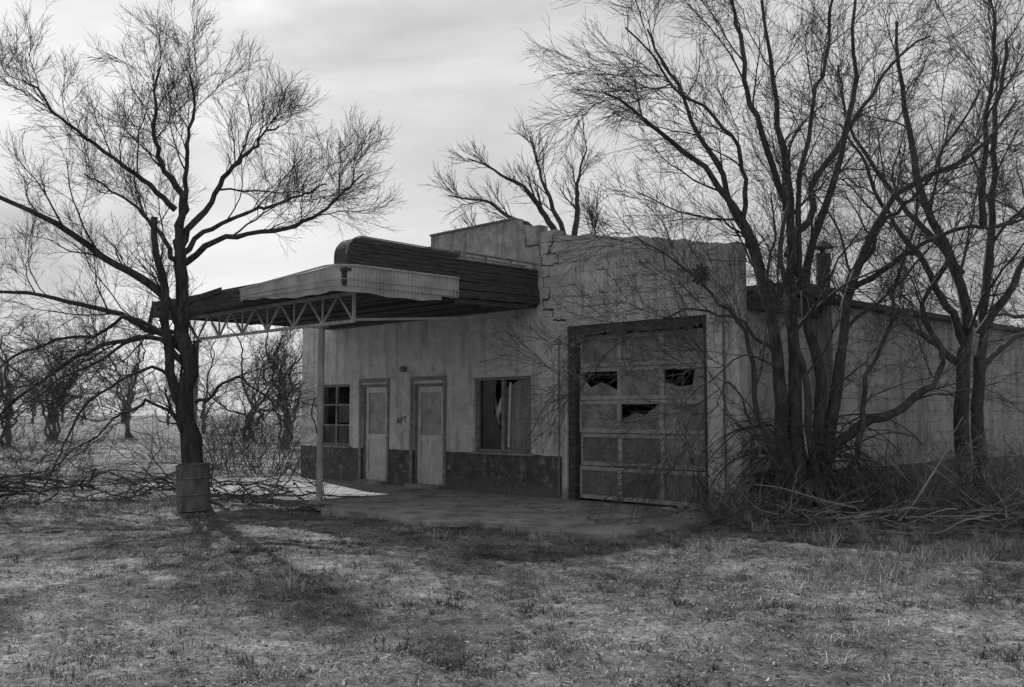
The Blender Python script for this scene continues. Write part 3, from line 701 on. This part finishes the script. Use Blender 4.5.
d_=3.+rng.random(nt)**1.15*34; xx=rng.uniform(-.8,.8,nt)*(d_+2); yy=d_
pz=patch(xx,yy,.5,.4)*.6+patch(xx,yy,1.7,1.9)*.7
keep=(rng.random(nt)<np.clip(.42+1.1*pz,.04,1))
bl,sl=inbuild(xx,yy); keep&=~bl; keep&=(~sl)|(rng.random(nt)<.07)
xx=xx[keep];yy=yy[keep];pz=pz[keep]; nt=len(xx)
tone_t=np.clip(.48+.6*patch(xx,yy,.45,2.2)+.25*patch(xx,yy,2.2,3.2)+rng.normal(0,.2,nt),0,1); ht=rng.uniform(.015,.05,nt)*(1+.9*np.clip(pz,0,1))
tall=rng.random(nt)<.03; ht[tall]*=2.3
mB=10
X=np.repeat(xx,mB)+rng.normal(0,.04,nt*mB); Y=np.repeat(yy,mB)+rng.normal(0,.04,nt*mB)
h=np.repeat(ht,mB)*rng.uniform(.5,1.3,nt*mB); tn=np.clip(np.repeat(tone_t,mB)+rng.normal(0,.12,nt*mB),0,1)
blades('grass',X,Y,h,rng.uniform(.003,.007,nt*mB),rng.uniform(.4,1.8,nt*mB),tn,M_grass,rng)
def bunch(name,cent,t0,t1,hmul=1.,seed=1):
    rng=np.random.default_rng(seed); X=[];Y=[];H=[];TN=[]
    for cx,cy,nn_,sp in cent:
        for i in range(nn_):
            bx=cx+rng.normal(0,sp*.6); by=cy+rng.normal(0,sp*.45); q=rng.integers(12,30); hh=rng.uniform(.08,.24)*hmul
            bl_,sl_=inbuild(bx,by)
            if bl_ or sl_: continue
            X.append(bx+rng.normal(0,.035,q));Y.append(by+rng.normal(0,.035,q));H.append(hh*rng.uniform(.4,1.2,q));TN.append(np.clip(rng.uniform(t0,t1)+rng.normal(0,.12,q),0,1))
    X=np.concatenate(X);Y=np.concatenate(Y);H=np.concatenate(H);TN=np.concatenate(TN)
    blades(name,X,Y,H,rng.uniform(.003,.007,len(X)),rng.uniform(.2,1.3,len(X)),TN,M_grass,rng)
bunch('bunch_grass',[(3.2,9.4,50,1.),(4.2,10.6,60,1.),(5.6,11.8,70,1.5),(7.6,12.0,70,1.7),(4.4,13.4,90,.9),(-6.0,16.6,50,.9),(-9,15.5,50,1.8),(9.5,12.6,60,1.7),(2.3,11.2,25,.9),(-2.,9.,15,1.8),(-5.5,11.,20,2.4),(2.,7.,14,1.8),(0,12.6,30,2.2),(-7.5,22,60,1.8),(5.8,8.2,30,1.6),(-12,24,80,3.5)],.4,.95)
rw=np.random.default_rng(15)
bunch('dark_weeds',[(rw.uniform(-.55,.6)*yy_,yy_,int(rw.integers(4,22)),rw.uniform(.12,.7)) for yy_ in rw.uniform(6,16,110)],.0,.3,.38,seed=4)
n=50000; d_=3+rng.random(n)*27; x=rng.uniform(-.75,.75,n)*(d_+2); y=d_; bl,sl=inbuild(x,y); k=~bl&((~sl)|(rng.random(n)<.35)); x=x[k];y=y[k];sl=sl[k];n=len(x)
z=np.where(sl,.042,gz(x,y)+.012); a=rng.uniform(0,6.28,n); l=rng.uniform(.004,.014,n); w=l*rng.uniform(.15,.6,n); l=l*rng.uniform(1,2.2,n); ca,sa=np.cos(a),np.sin(a)
V=np.zeros((n,4,3))
for i,(p,q) in enumerate(((-1,-1),(1,-1),(1,1),(-1,1))):
    V[:,i,0]=x+p*l*ca-q*w*sa; V[:,i,1]=y+p*l*sa+q*w*ca; V[:,i,2]=z+rng.uniform(0,.014,n)
mesh_np('ground_litter',V.reshape(-1,3),np.arange(4*n).reshape(n,4),M_grass,False,attr=np.repeat(rng.random(n)*.7,4))

# ---------------------------------------------------------------- light
el=37.; az=-26.
w=bpy.data.worlds.new('World'); scene.world=w; w.use_nodes=True; nt_=w.node_tree; N=nt_.nodes; Lk=nt_.links
bg=N['Background']; sky=N.new('ShaderNodeTexSky'); sky.sky_type='NISHITA'; sky.sun_disc=False; sky.sun_elevation=rad(el); sky.sun_rotation=rad(az); sky.dust_density=2.; sky.air_density=1.2
bw=N.new('ShaderNodeRGBToBW'); Lk.new(sky.outputs[0],bw.inputs[0])
pw=N.new('ShaderNodeMath'); pw.operation='POWER'; pw.inputs[1].default_value=.32; Lk.new(bw.outputs[0],pw.inputs[0])
tc=N.new('ShaderNodeTexCoord'); mp=N.new('ShaderNodeMapping'); mp.inputs['Scale'].default_value=(1.2,1.2,3.6); mp.inputs['Rotation'].default_value=(.1,.15,.3); mp.inputs['Location'].default_value=(.35,0,.2); Lk.new(tc.outputs['Generated'],mp.inputs[0])
ns=N.new('ShaderNodeTexNoise'); ns.inputs['Scale'].default_value=2.1; ns.inputs['Detail'].default_value=6; ns.inputs['Roughness'].default_value=.52; ns.inputs['Distortion'].default_value=.4; Lk.new(mp.outputs[0],ns.inputs['Vector'])
rp=N.new('ShaderNodeValToRGB'); rp.color_ramp.elements[0].position=.38; rp.color_ramp.elements[0].color=(.7,.7,.7,1); rp.color_ramp.elements[1].position=.64; rp.color_ramp.elements[1].color=(1.15,1.15,1.15,1); Lk.new(ns.outputs[0],rp.inputs[0])
mu=N.new('ShaderNodeMath'); mu.operation='MULTIPLY'; Lk.new(pw.outputs[0],mu.inputs[0]); Lk.new(rp.outputs[0],mu.inputs[1])
m2=N.new('ShaderNodeMath'); m2.operation='MULTIPLY'; Lk.new(mu.outputs[0],m2.inputs[0]); m2.inputs[1].default_value=2.65
Lk.new(m2.outputs[0],bg.inputs[0]); bg.inputs[1].default_value=.14
sd=bpy.data.lights.new('sun','SUN'); sd.energy=5; sd.angle=rad(.5); sd.color=(1,1,1)
so=bpy.data.objects.new('sun',sd); COL.objects.link(so)
S=Vector((math.sin(rad(az))*math.cos(rad(el)),math.cos(rad(az))*math.cos(rad(el)),math.sin(rad(el))))
so.rotation_euler=S.to_track_quat('Z','Y').to_euler(); so.location=S*50

cd=bpy.data.cameras.new('camera'); cd.lens=35; cd.sensor_width=36; cd.clip_end=6000; cd.clip_start=.1
co=bpy.data.objects.new('camera',cd); COL.objects.link(co); co.location=(0,0,1.5); co.rotation_euler=(rad(90+4.1),0,0)
scene.camera=co
